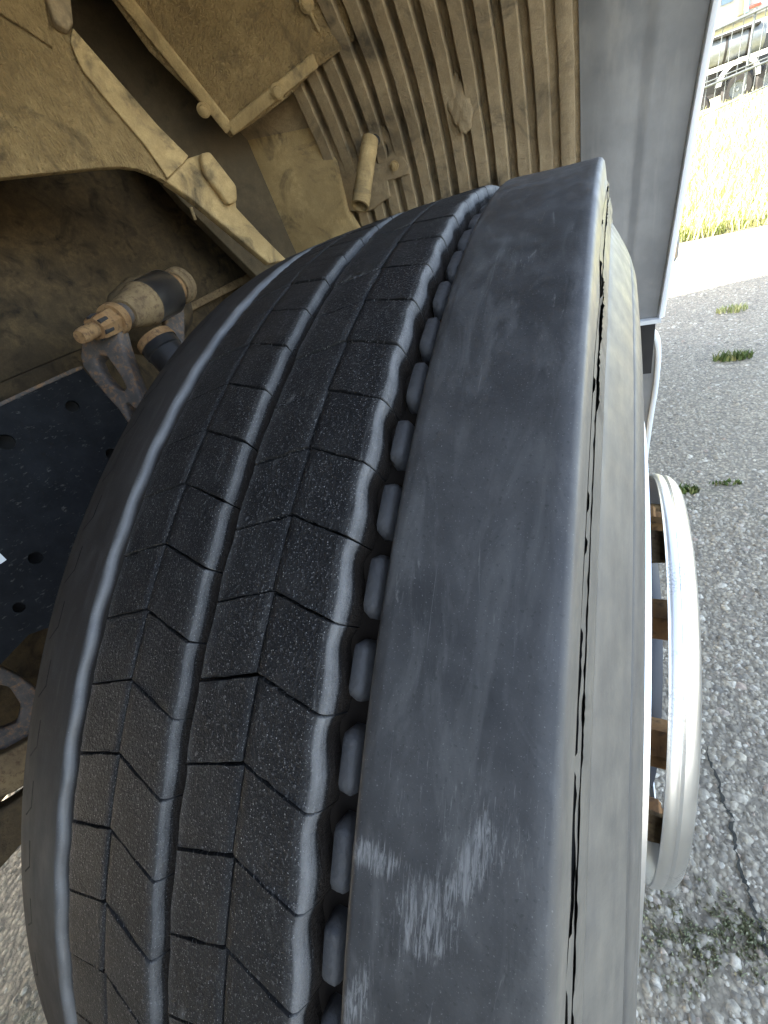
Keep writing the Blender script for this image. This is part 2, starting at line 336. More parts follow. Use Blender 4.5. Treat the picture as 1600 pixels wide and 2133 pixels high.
moss(1430, 1960, .10, .05, 650, 'low grey-green moss on the asphalt under the polished ring'); moss(1545, 1935, .06, .04, 500, 'pale green moss where the asphalt crack ends')
# grass bank behind
def bank_z(x, y): return 0 if y < 5.0 else .62 * min(1, (y - 5.0) / 8.5) ** 1.2 + .05 * max(0, x - 1) * min(1, (y - 5) / 8)
def bank():
    xs = np.linspace(-8, 16, 40); ys = np.concatenate([np.linspace(5.0, 14, 24), np.array([16, 20, 40, 80])]); V = []; F = []
    for j, y in enumerate(ys):
        for x in xs: V.append((x, y, bank_z(x, y) + .006 + (random.uniform(-.02, .03) if y > 5.2 else 0)))
    n = len(xs)
    for j in range(len(ys) - 1):
        for i in range(n - 1): a = j * n + i; F.append((a, a + 1, a + n + 1, a + n))
    obj('grass_bank', pydata('grass_bank', V, F), simple('bank_soil', C(.26, .25, .12), C(.40, .36, .2), 6, .95, 0, .01), smooth='all', kind='structure')
    n = 34000; y = 5.0 + rng.uniform(0, 1, n) ** 1.4 * 9; x = rng.uniform(-.3, .32, n) * y + .05 * y
    P = np.array([(a, b, bank_z(a, b)) for a, b in zip(x, y)])
    blades('bank_grass', P, .04, .22, M_drygrass, w=.006, label='sunlit pale grass covering the bank behind the truck', cat='grass', kind='stuff')
bank()

# ------------------------------------------------------------------ the truck: root, tyre
truck = empty('truck', (0, 0, 0))
tag(truck, 'truck seen inside its dusty front wheel arch, with one worn black tyre', 'truck')
WC = Vector((0, 0, RAD))
def crown(x): return RAD - KC * (x - X0) ** 2
BASE = .0150
def xs_lin(a, b, n): return [a + (b - a) * i / n for i in range(n + 1)]
# carcass profile, inner bead -> across the tread -> outer bead : (x, r, wall, dust)
prof = [(-.125, .300, 0, .3), (-.137, .33, 0, .3), (-.140, .37, 0, .3), (-.137, .41, 0, .3), (-.130, .445, 0, .35), (-.124, .468, 0, .5), (-.1195, .480, 0, .6)]
rl = crown(-.113) - .0072
prof += [(-.1165, rl - .0030, 0, .4), (-.1130, rl, 0, .36), (-.108, rl + .0030, 0, .3)]
for x in xs_lin(-.102, -.0595, 6): prof.append((x, crown(x) - .0035 * max(0, (-.085 - x) / .028), 0, .18))
lw = -.0577
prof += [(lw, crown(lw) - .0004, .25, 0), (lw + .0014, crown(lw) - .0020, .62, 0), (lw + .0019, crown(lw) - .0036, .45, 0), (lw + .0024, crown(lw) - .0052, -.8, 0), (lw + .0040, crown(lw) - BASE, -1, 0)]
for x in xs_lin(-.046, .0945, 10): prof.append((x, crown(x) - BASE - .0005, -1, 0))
g3 = .0972
prof += [(g3 - .0012, crown(g3) - BASE + .0008, 0, 0), (g3 - .0006, crown(g3) - .004, 0, 0), (g3, crown(g3) - .0008, 0, 0), (g3 + .0010, crown(g3), 0, 0)]
for x in xs_lin(.0995, .147, 32): prof.append((x, crown(x) - .0006 * math.sin((x - .1) * 60), 0, 0))
prof += [(.1512, crown(.1512) - .0001, 0, .05), (.1532, crown(.153) - .0008, 0, .45), (.1543, crown(.1543) - .0024, 0, .9), (.1550, .4900, 0, 1), (.1558, .4835, 0, 1)]
iA = len(prof); prof += [(.1560, .4818, 0, 1), (.1559, .4775, 0, 1), (.1562, .4775, 0, 1), (.1562, .4812, 0, 1)]      # fine dashed split A
prof += [(.1566, .4770, 0, 1)]
iB = len(prof); prof += [(.1570, .4738, 0, 1), (.1568, .4655, 0, 1), (.1573, .4655, 0, 1), (.1574, .4725, 0, 1)]   # ragged decoupling groove B
prof += [(.1592, .4645, 0, 1)]
iC = len(prof); prof += [(.1597, .4578, 0, 1), (.1590, .4570, 0, 1), (.1599, .4562, 0, 1)]      # thin mould line C
prof += [(.1618, .4530, 0, 1), (.1650, .4475, 0, 1), (.1685, .4410, 0, 1), (.1710, .4360, 0, .95)]
iD = len(prof); prof += [(.1719, .4342, 0, .9), (.1714, .4336, 0, .6), (.1724, .4330, 0, .7), (.1719, .4322, 0, .5), (.1732, .4312, 0, .7), (.1762, .4220, 0, .8)]
prof += [(.1785, .405, 0, .7), (.1785, .385, 0, .6), (.1760, .36, 0, .6), (.1720, .335, 0, .5), (.1685, .315, 0, .5), (.1690, .302, 0, .4)]
M_rub = rubber('tread_rubber', False); M_rubS = rubber('tyre_carcass_rubber', True)
NTH = 106 * 18; DP = TW / NTH
def fbm1(n, seed, octs):
    g = np.random.default_rng(seed); th = np.arange(n) / n * TW; o = np.zeros(n)
    for k, a in octs:
        m = max(8, n // k if k > 1 else n); pts = g.uniform(-1, 1, m); o += a * np.interp(np.arange(n) / n * m, np.arange(m + 1), np.append(pts, pts[0]))
    return o
def make_tyre():
    n = NTH; m = len(prof); al = np.arange(n) * DP
    X = np.repeat(np.array([q[0] for q in prof])[None], n, 0); Rr = np.repeat(np.array([q[1] for q in prof])[None], n, 0)
    CK = np.zeros((n, m)); WL = np.repeat(np.array([q[2] for q in prof], float)[None], n, 0); DU = np.repeat(np.array([q[3] for q in prof], float)[None], n, 0)
    # split B : ragged open groove, wide in places and closed in others
    wB = np.clip((fbm1(n, 3, [(70, .45), (14, .25), (3, .18), (1, .22)]) + .45) * (fbm1(n, 8, [(26, 1.0), (8, .4)]) > -.35) * (.25 + .75 / (1 + np.exp(-(al - (GAM - .02)) / .05))), 0, 1.2)
    X[:, iB + 2] += .0013 * wB; X[:, iB + 3] += .0014 * wB + .00012 * fbm1(n, 5, [(2, 1.0)]); X[:, iB + 4] += .0012 * wB
    X[:, iB] -= .0004 * np.clip(fbm1(n, 6, [(3, 1.0)]), 0, 1)
    for j in (1, 2): CK[:, iB + j] = 1.0 * (wB > .03)
    CK[:, iB + 3] = np.clip(wB, 0, .5)
    gA = (fbm1(n, 11, [(14, 1.0), (5, .5)]) > .15) * (.5 + .5 * np.abs(fbm1(n, 13, [(3, 1.0)]))); X[:, iA + 2] += .0009 * gA; X[:, iA + 3] += .0010 * gA
    for j in (1, 2): CK[:, iA + j] = (gA > 0) * 1.0
    dx = fbm1(n, 12, [(22, .0009)]); X[:, iA:iA + 4] += dx[:, None]
    gC = np.clip(fbm1(n, 21, [(60, .8), (4, .5)]) + .7, 0, 1); CK[:, iC + 1] = gC * .9
    CK[:, iD + 1] = .85; CK[:, iD + 3] = .5
    xs0 = np.array([q[0] for q in prof]); lf = np.array([q[0] < -.055 for q in prof]); da = (al - (GAM - .29)) / .11; sun_patch = np.exp(-da ** 2); DU[:, lf] *= (.10 + 2.6 * sun_patch)[:, None]; CK[:, lf] = 0; WL[:, (xs0 < -.0585)] = -.75  # extra dust tone low on the inner shoulder paints its sunny patch
    SC = np.zeros((n, m)); xs_ = np.array([q[0] for q in prof])
    for (pu, pv), su, sv, rz, k in (((775, 1790), .0065, .012, .0, .8), ((885, 1915), .0170, .0130, .5, .68), ((880, 1985), .0045, .012, -.35, .75), ((985, 1800), .017, .0055, .25, .8), ((955, 1860), .0060, .0050, .4, .8), ((740, 2085), .014, .0050, .2, .75), ((1010, 1750), .02, .02, 0, .42), ((1060, 540), .030, .020, .1, .30), ((1110, 440), .04, .014, .1, .25), ((840, 1640), .02, .004, .1, .35)):
        an, xx = tread_at(pu, pv); du = ((al - an + math.pi) % TW - math.pi) * RAD; A = du[:, None] * np.ones((1, m)); Bx = np.ones((n, 1)) * (xs_ - xx)[None]
        ca, sa = math.cos(rz), math.sin(rz); e = ((A * ca + Bx * sa) / su) ** 2 + ((Bx * ca - A * sa) / sv) ** 2
        SC = np.maximum(SC, k * np.clip(1.15 - e, 0, 1))
    SC[:, (xs_ < .0972) | (xs_ > .153)] = 0
    # uneven rubber
    Rr[:, iB + 4:iD] += (fbm1(n, 31, [(50, .0005)]))[:, None]
    sh = np.array([1.0 if (-.1 < q[0] < -.06 or .1 < q[0] < .15) else 0 for q in prof]); Rr += sh[None] * fbm1(n, 41, [(90, .0006), (30, .0003)])[:, None]
    # left groove wall a little wavy
    iw = [i for i, q in enumerate(prof) if lw - .001 < q[0] < lw + .008]
    ph = (al - P1) / PITCH * TW
    for i in iw: X[:, i] += .0007 * np.sin(ph)
    Y = -Rr * np.cos(al)[:, None]; Z = Rr * np.sin(al)[:, None]
    co = np.stack([X, Y, Z], -1).reshape(-1, 3)
    ii, jj = np.meshgrid(np.arange(n), np.arange(m - 1), indexing='ij'); i2 = (ii + 1) % n
    F = np.stack([ii * m + jj, ii * m + jj + 1, i2 * m + jj + 1, i2 * m + jj], -1).reshape(-1, 4)[:, ::-1]
    me = bpy.data.meshes.new('tyre'); me.from_pydata(co.tolist(), [], F.tolist()); me.update()
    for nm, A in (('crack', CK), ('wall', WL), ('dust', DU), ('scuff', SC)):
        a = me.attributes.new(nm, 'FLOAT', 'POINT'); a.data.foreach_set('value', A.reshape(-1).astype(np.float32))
    uvl = me.uv_layers.new(name='UVMap'); vs = np.concatenate([[0], np.cumsum(np.hypot(np.diff([q[0] for q in prof]), np.diff([q[1] for q in prof])))])
    idx = np.zeros(len(F) * 4, np.int32); me.loops.foreach_get('vertex_index', idx)
    uu = (idx // m) * DP * RAD; q4 = uu.reshape(-1, 4); wrap = (q4.max(1) - q4.min(1)) > 1; q4[wrap] = np.where(q4[wrap] < 1, q4[wrap] + TW * RAD, q4[wrap])
    uvl.data.foreach_set('uv', np.stack([q4.reshape(-1), vs[idx % m]], 1).reshape(-1).astype(np.float32))
    o = obj('tyre', me, M_rubS, truck, smooth=50); o.location = WC
    tag(o, label='black tyre with smooth worn outer rib, ragged splits along its dusty shoulder'); return o
tyre = make_tyre()

# tread blocks: one mesh per column (a few variants), turned round the axle
GAP = .00032
def wave(t): return math.sin(t * TW)
# column: x of zigzag side, x of groove side, wall profile of groove side [(dx, dr)], wave amplitude top/bottom
COLS = {
 'B1': (-.0163, -.0445, [(.0006, -.0010), (.0012, -.006), (.0016, -BASE)], .0006, .0003),
 'B2': (-.0163, .0138, [(.0008, -.0005), (.0014, -.0017), (.0019, -.0040), (.0023, -.0058), (.0036, -BASE)], .0009, .0012),
 'C1': (.0522, .0252, [(.0006, -.0010), (.0012, -.006), (.0016, -BASE)], .0008, .0004),
 'C2': (.0522, .0800, [(.0009, -.0005), (.0020, -.0018), (.0030, -.0050), (.0036, -.0080), (.0046, -BASE)], .0012, .0042),
}
ARM = {'B1': .26, 'B2': .30, 'C1': .25, 'C2': .26}
def block_mesh(cn, var):
    g = np.random.default_rng(hash(cn) % 1000 + var * 7 if False else (ord(cn[0]) * 10 + ord(cn[1]) + var * 97))
    xf, xg, wall, at_, ab_ = COLS[cn]; sg = 1 if xg > xf else -1; NX = 7; NTt = 14
    saw = .0011                                        # the fine groove steps sideways once a pitch
    def fine(t): return xf + saw * (t - .5) + sg * GAP
    def edge(t, q):                                     # groove-side edge, q = 0 top .. 1 bottom
        a = at_ + (ab_ - at_) * q
        return a * (math.sin((t - .12) * TW) * .6 + abs(math.sin((t) * math.pi)) * (-.9 if cn == 'C2' else -.5))
    rows = []; rough = g.uniform(-1, 1, (NX + 1 + len(wall), NTt + 1))
    tt = [0, .012, .03] + [.03 + .94 * i / (NTt - 6) for i in range(1, NTt - 6)] + [.97, .988, 1.0]
    V = []; UV = []; W = []; idx = {}
    arm = ARM[cn] * PITCH
    def put(key, x, r, th, wl):
        V.append((x, -r * math.cos(th), r * math.sin(th))); UV.append((th * RAD + var * 1.7, x + var * .4 + (crown(x) - r))); W.append(wl); idx[key] = len(V) - 1
    nt = len(tt)
    cols = [('f0', -BASE), ('f1', -.0012), ('f2', -.0002)]
    # cross-section stations
    st = []
    st.append((0, 'fine', 0.0, -BASE, 0)); st.append((0, 'fine', 0.0, -.0007, 0)); st.append((0, 'fine', .0008, 0, 0))
    for k in range(1, NX): st.append((k / NX, 'mid', 0, 0, 0))
    st.append((1, 'edge', 0, 0, .15))
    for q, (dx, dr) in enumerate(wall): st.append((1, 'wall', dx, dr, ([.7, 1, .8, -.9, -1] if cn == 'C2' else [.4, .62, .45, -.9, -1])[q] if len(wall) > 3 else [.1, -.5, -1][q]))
    ns = len(st)
    gapt = GAP / (RAD * PITCH)
    for si, (fr, kd, dx, dr, wl) in enumerate(st):
        for ti, t0 in enumerate(tt):
            t = gapt + (1 - 2 * gapt) * t0
            xa = fine(t) ; q = (-dr / BASE if kd == 'wall' else 0)
            xe = xg + sg * abs(0) + (edge(t, q) if sg > 0 else -edge(t, q))
            if kd == 'fine': x = xa + sg * dx
            elif kd == 'mid': x = xa + (xe - xa) * fr
            elif kd == 'edge': x = xe
            else: x = xe + sg * dx
            # chipped, slightly uneven edges at the sipes
            th = t * PITCH - arm * min(1.25, abs(x - xf) / abs(xg - xf)) + (.0006 * rough[min(si, NX), 0 if t0 < .5 else 1] if ti in (0, 1, nt - 2, nt - 1) and kd != 'wall' else 0)
            r = crown(x) + dr
            if kd != 'wall' or dr > -BASE * .95:
                if ti in (0, nt - 1): r -= .0006 + .0003 * abs(rough[si % (NX + 1), ti % 3])
            if kd in ('mid', 'edge'): r += .00018 * rough[min(si, NX), ti % (NTt + 1)]
            put((si, ti), x, r, th, wl if ti not in (0, nt - 1) else wl * .8)
    F = []
    for si in range(ns - 1):
        for ti in range(nt - 1): F.append((idx[si, ti], idx[si + 1, ti], idx[si + 1, ti + 1], idx[si, ti + 1]))
    # end walls down into the sipe
    for ti in (0, nt - 1):
        top = [idx[s_, ti] for s_ in range(1, ns)]; low = []
        for s_ in range(1, ns):
            x, y, z = V[idx[s_, ti]]; rr = math.hypot(y, z); k = (crown(x) - BASE) / rr; V.append((x, y * k, z * k)); UV.append((UV[idx[s_, ti]][0], UV[idx[s_, ti]][1])); W.append(0); low.append(len(V) - 1)
        for a in range(len(top) - 1): F.append((top[a], top[a + 1], low[a + 1], low[a]))
    me = pydata('tread_block', V, F)
    bm = bmesh.new(); bm.from_mesh(me); bmesh.ops.recalc_face_normals(bm, faces=bm.faces)
    c = sum((f.normal.dot(Vector((0, f.calc_center_median().y, f.calc_center_median().z))) for f in bm.faces))
    if c < 0: bmesh.ops.reverse_faces(bm, faces=bm.faces)
    bm.to_mesh(me); bm.free()
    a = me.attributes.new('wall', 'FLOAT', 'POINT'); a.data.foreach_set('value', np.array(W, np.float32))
    uvl = me.uv_layers.new(name='UVMap'); li = np.zeros(len(me.loops), np.int32); me.loops.foreach_get('vertex_index', li)
    uvl.data.foreach_set('uv', np.array(UV, np.float32)[li].reshape(-1))
    me.materials.append(M_rub); me.polygons.foreach_set('use_smooth', [True] * len(me.polygons)); me.set_sharp_from_angle(angle=math.radians(48))
    return me
NV = 5; NVIS = 34; K0 = -9
rest_v = []; rest_f = []; rest_w = []; rest_uv = []
for cn in COLS:
    P0 = P2 if cn[0] == 'C' else P1
    ms = [block_mesh(cn, v) for v in range(NV)]
    for k in range(106):
        a = P0 - (K0 + k) * PITCH - PITCH                  # block lies above the V of sipe k+1
        me = ms[(k * 3 + (k // NV)) % NV]
        if k < NVIS:
            o = obj('tread_block', me, None, tyre); e_ = random.uniform(-.0009, .0005); o.rotation_euler = (-a + random.uniform(-.0003, .0003), 0, 0); o.scale = (1, 1 + e_, 1 + e_)
        else:
            b = len(rest_v); ca, sa = math.cos(-a), math.sin(-a)
            for v in me.vertices: x, y, z = v.co; rest_v.append((x, y * ca - z * sa, y * sa + z * ca))
            rest_f += [tuple(b + i for i in p.vertices) for p in me.polygons]
o = obj('tread_blocks_round_back', pydata('tread_blocks_round_back', rest_v, rest_f), M_rub, tyre, smooth=48, kind='stuff')
# bars standing in the wide groove
def bar_mesh(var):
    bm = bmesh.new(); nx = 6; L = .0222 / RAD * (1 + .06 * (var - 1)); rows = []
    for i in range(11):
        t = i / 10; th = (t - .5) * L; e = min(1, 6 * min(t, 1 - t) + .35); w = .0033 * (.35 + .65 * min(1, 7 * min(t, 1 - t)) ** .5)
        h = .0085 * min(1, .55 + 5 * min(t, 1 - t)) - (.0009 if abs(t - .12) < .06 else 0); row = []
        for x, hh in ((-w - .0008, 0), (-w, h * .8), (-w * .7, h), (0, h + .0002), (w * .7, h), (w, h * .8), (w + .0008, 0)):
            r = crown(.0865) - BASE - .001 + hh; row.append(bm.verts.new((.0886 + x + .0004 * (var - 1), -r * math.cos(th), r * math.sin(th))))
        rows.append(row)
    for a, b in zip(rows[:-1], rows[1:]):
        for i in range(6): bm.faces.new((a[i], a[i + 1], b[i + 1], b[i]))
    bm.faces.new(rows[0][::-1]); bm.faces.new(rows[-1]); bmesh.ops.recalc_face_normals(bm, faces=bm.faces)
    me = bpy.data.meshes.new('groove_bar'); bm.to_mesh(me); bm.free(); me.materials.append(M_bar)
    me.polygons.foreach_set('use_smooth', [True] * len(me.polygons)); me.set_sharp_from_angle(angle=math.radians(85)); return me
bms = [bar_mesh(v) for v in range(3)]
for k in range(NVIS):
    a = P2 - (K0 + k + .755) * PITCH
    o = obj('groove_bar', bms[k % 3], None, tyre); o.rotation_euler = (-a, 0, 0)

# ------------------------------------------------------------------ wheel rim, nuts, trim ring
def revolve_x(name, pr, mat, parent, n=160, smooth=40, close=True):
    V = []; F = []; m = len(pr)
    for i in range(n):
        a = TW * i / n
        for x, r in pr: V.append((x, -r * math.cos(a), r * math.sin(a)))
    for i in range(n):
        i2 = (i + 1) % n
        for j in range(m if close else m - 1): F.append((i * m + j, i2 * m + j, i2 * m + (j + 1) % m, i * m + (j + 1) % m))
    bm = bmesh.new(); bm.from_mesh(pydata(name, V, F)); o = obj(name, bm, mat, parent, smooth=smooth); return o
rim = revolve_x('wheel_rim', [(-.10, .272), (-.12, .300), (-.126, .303), (-.128, .296), (-.09, .262), (.12, .255), (.15, .262), (.172, .286), (.178, .300), (.186, .3045), (.190, .3025), (.1905, .298), (.188, .290), (.176, .272), (.168, .250), (.166, .236), (.160, .236), (.150, .246), (.10, .246), (-.09, .252)], M_alu, truck, smooth=35)
rim.location = WC; tag(rim, label='bright aluminium rim edge beside the sidewall')
disc = revolve_x('wheel_disc', [(.166, .2355), (.178, .2290), (.189, .216), (.194, .20), (.195, .150), (.193, .145), (.168, .144), (.160, .144), (.160, .235)], M_disc, rim)
hub = revolve_x('hub', [(.165, .117), (.168, .142), (.206, .140), (.214, .134), (.216, .10), (.216, .001), (.165, .001)], M_disc, rim, 64)
ringp = [(.2086, .2190), (.2105, .2198), (.2150, .2193), (.2172, .2182), (.2182, .2171), (.2193, .2174), (.2205, .2183), (.2245, .2168), (.2285, .2130), (.2305, .2100), (.2314, .2060), (.2316, .197), (.2300, .197), (.2294, .2050), (.2270, .2110), (.2200, .2155), (.2140, .2165), (.2086, .2168)]
ring = revolve_x('trim_ring', ringp, M_chrome, rim, 240)
tag(ring, label='polished steel ring standing off the wheel nuts')
def nut_mesh():
    bm = bmesh.new(); X = Vector((1, 0, 0))
    p = Vector((.1953, 0, 0)); add_lathe(bm, p, p + X * .005, [(0, .001), (0, .0245), (.5, .0245), (1, .021), (1, .001)], 32)
    p = p + X * .0051; rg = add_lathe(bm, p, p + X * .017, [(0, .0195), (.85, .0195), (1, .0165), (1, .001)], 6)
    p2 = p + X * .0171; add_lathe(bm, p2, p2 + X * .009, [(0, .0105), (.9, .0105), (1, .009), (1, .001)], 20)
    return bm
nb = None
for k in range(10):
    a = GAM + .21 + k * TW / 10
    if nb is None: o = obj('lug_nut', nut_mesh(), M_rust, rim, smooth=35); nb = o.data
    else: o = obj('lug_nut', nb, None, rim)
    o.location = (0, -.1675 * math.cos(a), .1675 * math.sin(a)); o.rotation_euler = (a, 0, 0)
# clips that carry the ring
cm = None
for k in range(5):
    a = GAM + .52 + k * TW / 5
    if cm is None:
        bm = bmesh.new(); add_slab(bm, [Vector((.1948, -.02, .002)), Vector((.1948, .02, .002)), Vector((.2290, .015, .002)), Vector((.2290, -.015, .002))], Vector((0, 0, 1)), .004, bev=.0008); o = obj('ring_clip', bm, M_rusttan, rim, smooth=35); cm = o.data
    else: o = obj('ring_clip', cm, None, rim)
    o.location = (0, -.200 * math.cos(a), .200 * math.sin(a)); o.rotation_euler = (math.pi / 2 - a, 0, 0)

# ------------------------------------------------------------------ body shell of the truck (mostly out of view; shades the arch)
FRONT = 2.42
def shell():
    pr = [(-6, .5), (-1.3, .5), (-1.3, 1.3), (-1.0, 1.60), (.55, 1.60), (.92, 1.3), (.92, .47), (FRONT, .47), (FRONT, 3.0), (-6, 3.0)]
    bm = bmesh.new(); A = [bm.verts.new((.262, y, z)) for y, z in pr]; B = [bm.verts.new((-2.3, y, z)) for y, z in pr]
    bm.faces.new(A); bm.faces.new(B[::-1]); n = len(pr)
    for i in range(n): bm.faces.new((A[i], B[i], B[(i + 1) % n], A[(i + 1) % n]))
    for f in bm.faces:
        c = f.calc_center_median(); f.material_index = 1 if (c.z < 1.62 and -1.4 < c.y < FRONT - .1 and -2.2 < c.x < .2) else 0
    obj('body_shell', bm, [M_white, M_dark], truck)
shell()
bm = bmesh.new(); add_box(bm, (-2.31, -1.32, .80), (-2.28, .95, 1.7)); obj('unseen_sun_block', bm, M_dark, truck)  # unseen panel added to keep direct sun off the ground under the truck
# arch liner: profile in (y,z)
LP = [(.82, .645), (.82, .75), (.82, .85), (.82, .95), (.812, 1.05), (.785, 1.15), (.737, 1.25), (.665, 1.345), (.56, 1.425), (.42, 1.48), (.25, 1.51), (.0, 1.525), (-.4, 1.525)]
def lpz(z):
    for (y0, z0), (y1, z1) in zip(LP[:-1], LP[1:]):
        if z0 <= z <= z1: return y0 + (y1 - y0) * (z - z0) / (z1 - z0)
    return LP[0][0] if z < LP[0][1] else LP[-1][0]
def xr(z): return .257 + .065 * max(0, min(1.2, z - .65))
def spline(pts, n):
    out = []; m = len(pts)
    for i in range(m - 1):
        p0, p1, p2, p3 = pts[max(i - 1, 0)], pts[i], pts[i + 1], pts[min(i + 2, m - 1)]
        for k in range(n):
            t = k / n; out.append(tuple(.5 * (2 * b + (c - a) * t + (2 * a - 5 * b + 4 * c - d) * t * t + (3 * b - a - 3 * c + d) * t ** 3) for a, b, c, d in zip(p0, p1, p2, p3)))
    out.append(pts[-1]); return out
LPS = spline(LP, 4)
def sheet(name, x0, x1, mat, off=0, th=.006, nx=8, zmax=9, zmin=0, facets=None):
    bm = bmesh.new(); rows = []; pts = [p for p in LPS if zmin <= p[1] <= zmax]
    for side in (0, th):
        for i, (y, z) in enumerate(pts):
            a = pts[max(i - 1, 0)]; b = pts[min(i + 1, len(pts) - 1)]; t = Vector((0, b[0] - a[0], b[1] - a[1])).normalized(); nrm = Vector((0, -t.z, t.y))
            xe = x1(z) if callable(x1) else x1
            rows.append([bm.verts.new(Vector((x0 + (xe - x0) * k / nx, y, z)) + nrm * (off + (facets(k / nx) if facets else 0) - side)) for k in range(nx + 1)])
    h = len(pts)
    for s_ in (0, h):
        for i in range(h - 1):
            for k in range(nx): bm.faces.new((rows[s_ + i][k], rows[s_ + i][k + 1], rows[s_ + i + 1][k + 1], rows[s_ + i + 1][k]))
    for i in range(h - 1):
        for k in (0, nx): bm.faces.new((rows[i][k], rows[i + 1][k], rows[h + i + 1][k], rows[h + i][k]))
    for k in range(nx):
        for i in (0, h - 1): bm.faces.new((rows[i][k], rows[i][k + 1], rows[h + i][k + 1], rows[h + i][k]))
    return obj(name, bm, mat, truck, smooth=30)
liner = sheet('wheel_arch_liner', -.66, .098, M_liner)
def fac(t): return .006 * math.sin(t * 5.2 + .3) + (.004 if t > .55 else 0)
fpan = sheet('smooth_liner_panel', .099, lambda z: xr(z) - .001, M_plastic, off=.004, nx=20, facets=fac)
tag(fpan, label='smooth grey outer strip of the wheel arch liner')
# ribs
def rib(x, w, zmin=0, zmax=9, h=.024):
    bm = bmesh.new(); pts = [p for p in LPS if zmin <= p[1] <= zmax]; rings = []
    for i, (y, z) in enumerate(pts):
        a = pts[max(i - 1, 0)]; b = pts[min(i + 1, len(pts) - 1)]; t = Vector((0, b[0] - a[0], b[1] - a[1])).normalized(); nrm = Vector((0, -t.z, t.y))
        j = random.uniform(-.0008, .0008); e = 1.0 if 0 < i < len(pts) - 1 else .25
        rings.append([bm.verts.new(Vector((x + dx * w + j, y, z)) + nrm * (dh * h * e + .0005)) for dx, dh in ((-.5, 0), (-.49, .75), (-.465, .93), (-.41, 1), (.41, 1), (.465, .93), (.49, .75), (.5, 0))])
    for A, B in zip(rings[:-1], rings[1:]):
        for i in range(7): bm.faces.new((A[i], A[i + 1], B[i + 1], B[i]))
    bm.faces.new(rings[0]); bm.faces.new(rings[-1][::-1])
    obj('rib', bm, M_liner, liner, smooth=35)
for k in range(13): rib(-.425 + k * .0418, .0268, h=(.024 if k < 10 else .024 - .004 * (k - 9)))
# mud stuck across the ribs
def mud():
    bm = bmesh.new(); g = random.Random(5)
    for u, v, r in ((932, 176, .012), (942, 196, .018), (956, 214, .020), (966, 238, .017)):
        c = at(u, v, 'y', .770); rr = bmesh.ops.create_icosphere(bm, subdivisions=3, radius=1)['verts']; p = g.uniform(0, 6)
        for q in rr:
            n = q.co.copy(); f = 1 + .2 * math.sin(6 * n.x + p) * math.sin(5 * n.z + p) + g.uniform(-.05, .05); q.co = c + Vector((n.x * r * f, n.y * .005 * f, n.z * r * 1.7 * f))
    obj('mud_clump', bm, M_liner, liner, smooth='all')
mud()
# white fender edge and outer skin
def edge():
    path = [Vector((xr(z) + .006, y - .006, z)) for y, z in LPS]
    bm = bmesh.new(); rings = []
    for i, p in enumerate(path):
        t = (path[min(i + 1, len(path) - 1)] - path[max(i - 1, 0)]).normalized(); nn = t.cross(Vector((1, 0, 0))).normalized()
        if nn.y > 0 and p.z < 1.2: nn = -nn
        rings.append([bm.verts.new(p + Vector((a, 0, 0)) + nn * b) for a, b in ((-.0065, -.010), (-.0065, .003), (-.004, .006), (.003, .006), (.0065, .002), (.0065, -.010))])
    for A, B in zip(rings[:-1], rings[1:]):
        for i in range(6): bm.faces.new((A[i], A[(i + 1) % 6], B[(i + 1) % 6], B[i]))
    bm.faces.new(rings[0]); bm.faces.new(rings[-1][::-1])
    obj('fender_edge', bm, M_white, truck, smooth=50, label='thin white painted edge of the wheel arch')
    bm = bmesh.new(); add_box(bm, (.10, .800, .636), (.263, .835, .6445)); obj('liner_lip', bm, M_white, truck)
    bm = bmesh.new(); rows = []
    for z in [.645 + .1 * i for i in range(8)] + [1.6, 2.0, 3.0]:
        rows.append([bm.verts.new((xr(z) + .0125 - d, y, z)) for y, d in ((.835, 0), (FRONT - .02, 0))])
    for A, B in zip(rows[:-1], rows[1:]): bm.faces.new((A[0], A[1], B[1], B[0]))
    r = bmesh.ops.solidify(bm, geom=list(bm.faces), thickness=.004); obj('side_panel', bm, M_white, truck)
edge()
# bumper end seen low beyond the tyre
def bumper():
    pts = [at(u, v, 'y', 1.12) for u, v in ((1290, 690), (1320, 686), (1340, 685), (1352, 687), (1361, 695), (1366, 708), (1368, 730), (1367, 760), (1362, 810), (1354, 860), (1345, 925), (1338, 990), (1290, 990))]
    bm = bmesh.new(); add_slab(bm, pts, Vector((0, -1, 0)), .03); b = obj('bumper_end', bm, M_plastic, truck)
    bm = bmesh.new(); add_sweep(bm, [p + Vector((.004, -.004, 0)) for p in spline([tuple(p) for p in pts[1:-1]], 4) for p in [Vector(p)]], circ_sec(.0075, 10), Vector((0, 1, 0)))
    obj('bumper_edge', bm, M_white, b, smooth='all', label='rounded white edge of the bumper end')
bumper()
# lamp on the flank further forward
def lamp():
    pts = [at(u, v, 'y', 2.2) for u, v in ((1385, 478), (1404, 478), (1415, 484), (1416, 505), (1413, 535), (1406, 546), (1388, 558))]
    bm = bmesh.new(); add_slab(bm, pts, Vector((0, -1, 0)), .10, bev=.01); l = obj('side_lamp', bm, M_plastic, truck, smooth=40)
    lp = [at(u, v, 'y', 2.196) for u, v in ((1388, 512), (1412, 508), (1409, 534), (1403, 542), (1390, 550))]
    bm = bmesh.new(); add_slab(bm, lp, Vector((0, -1, 0)), .003); obj('lens', bm, simple('lamp_lens', C(.5, .33, .18), C(.6, .42, .25), 20, .2), l)
lamp()

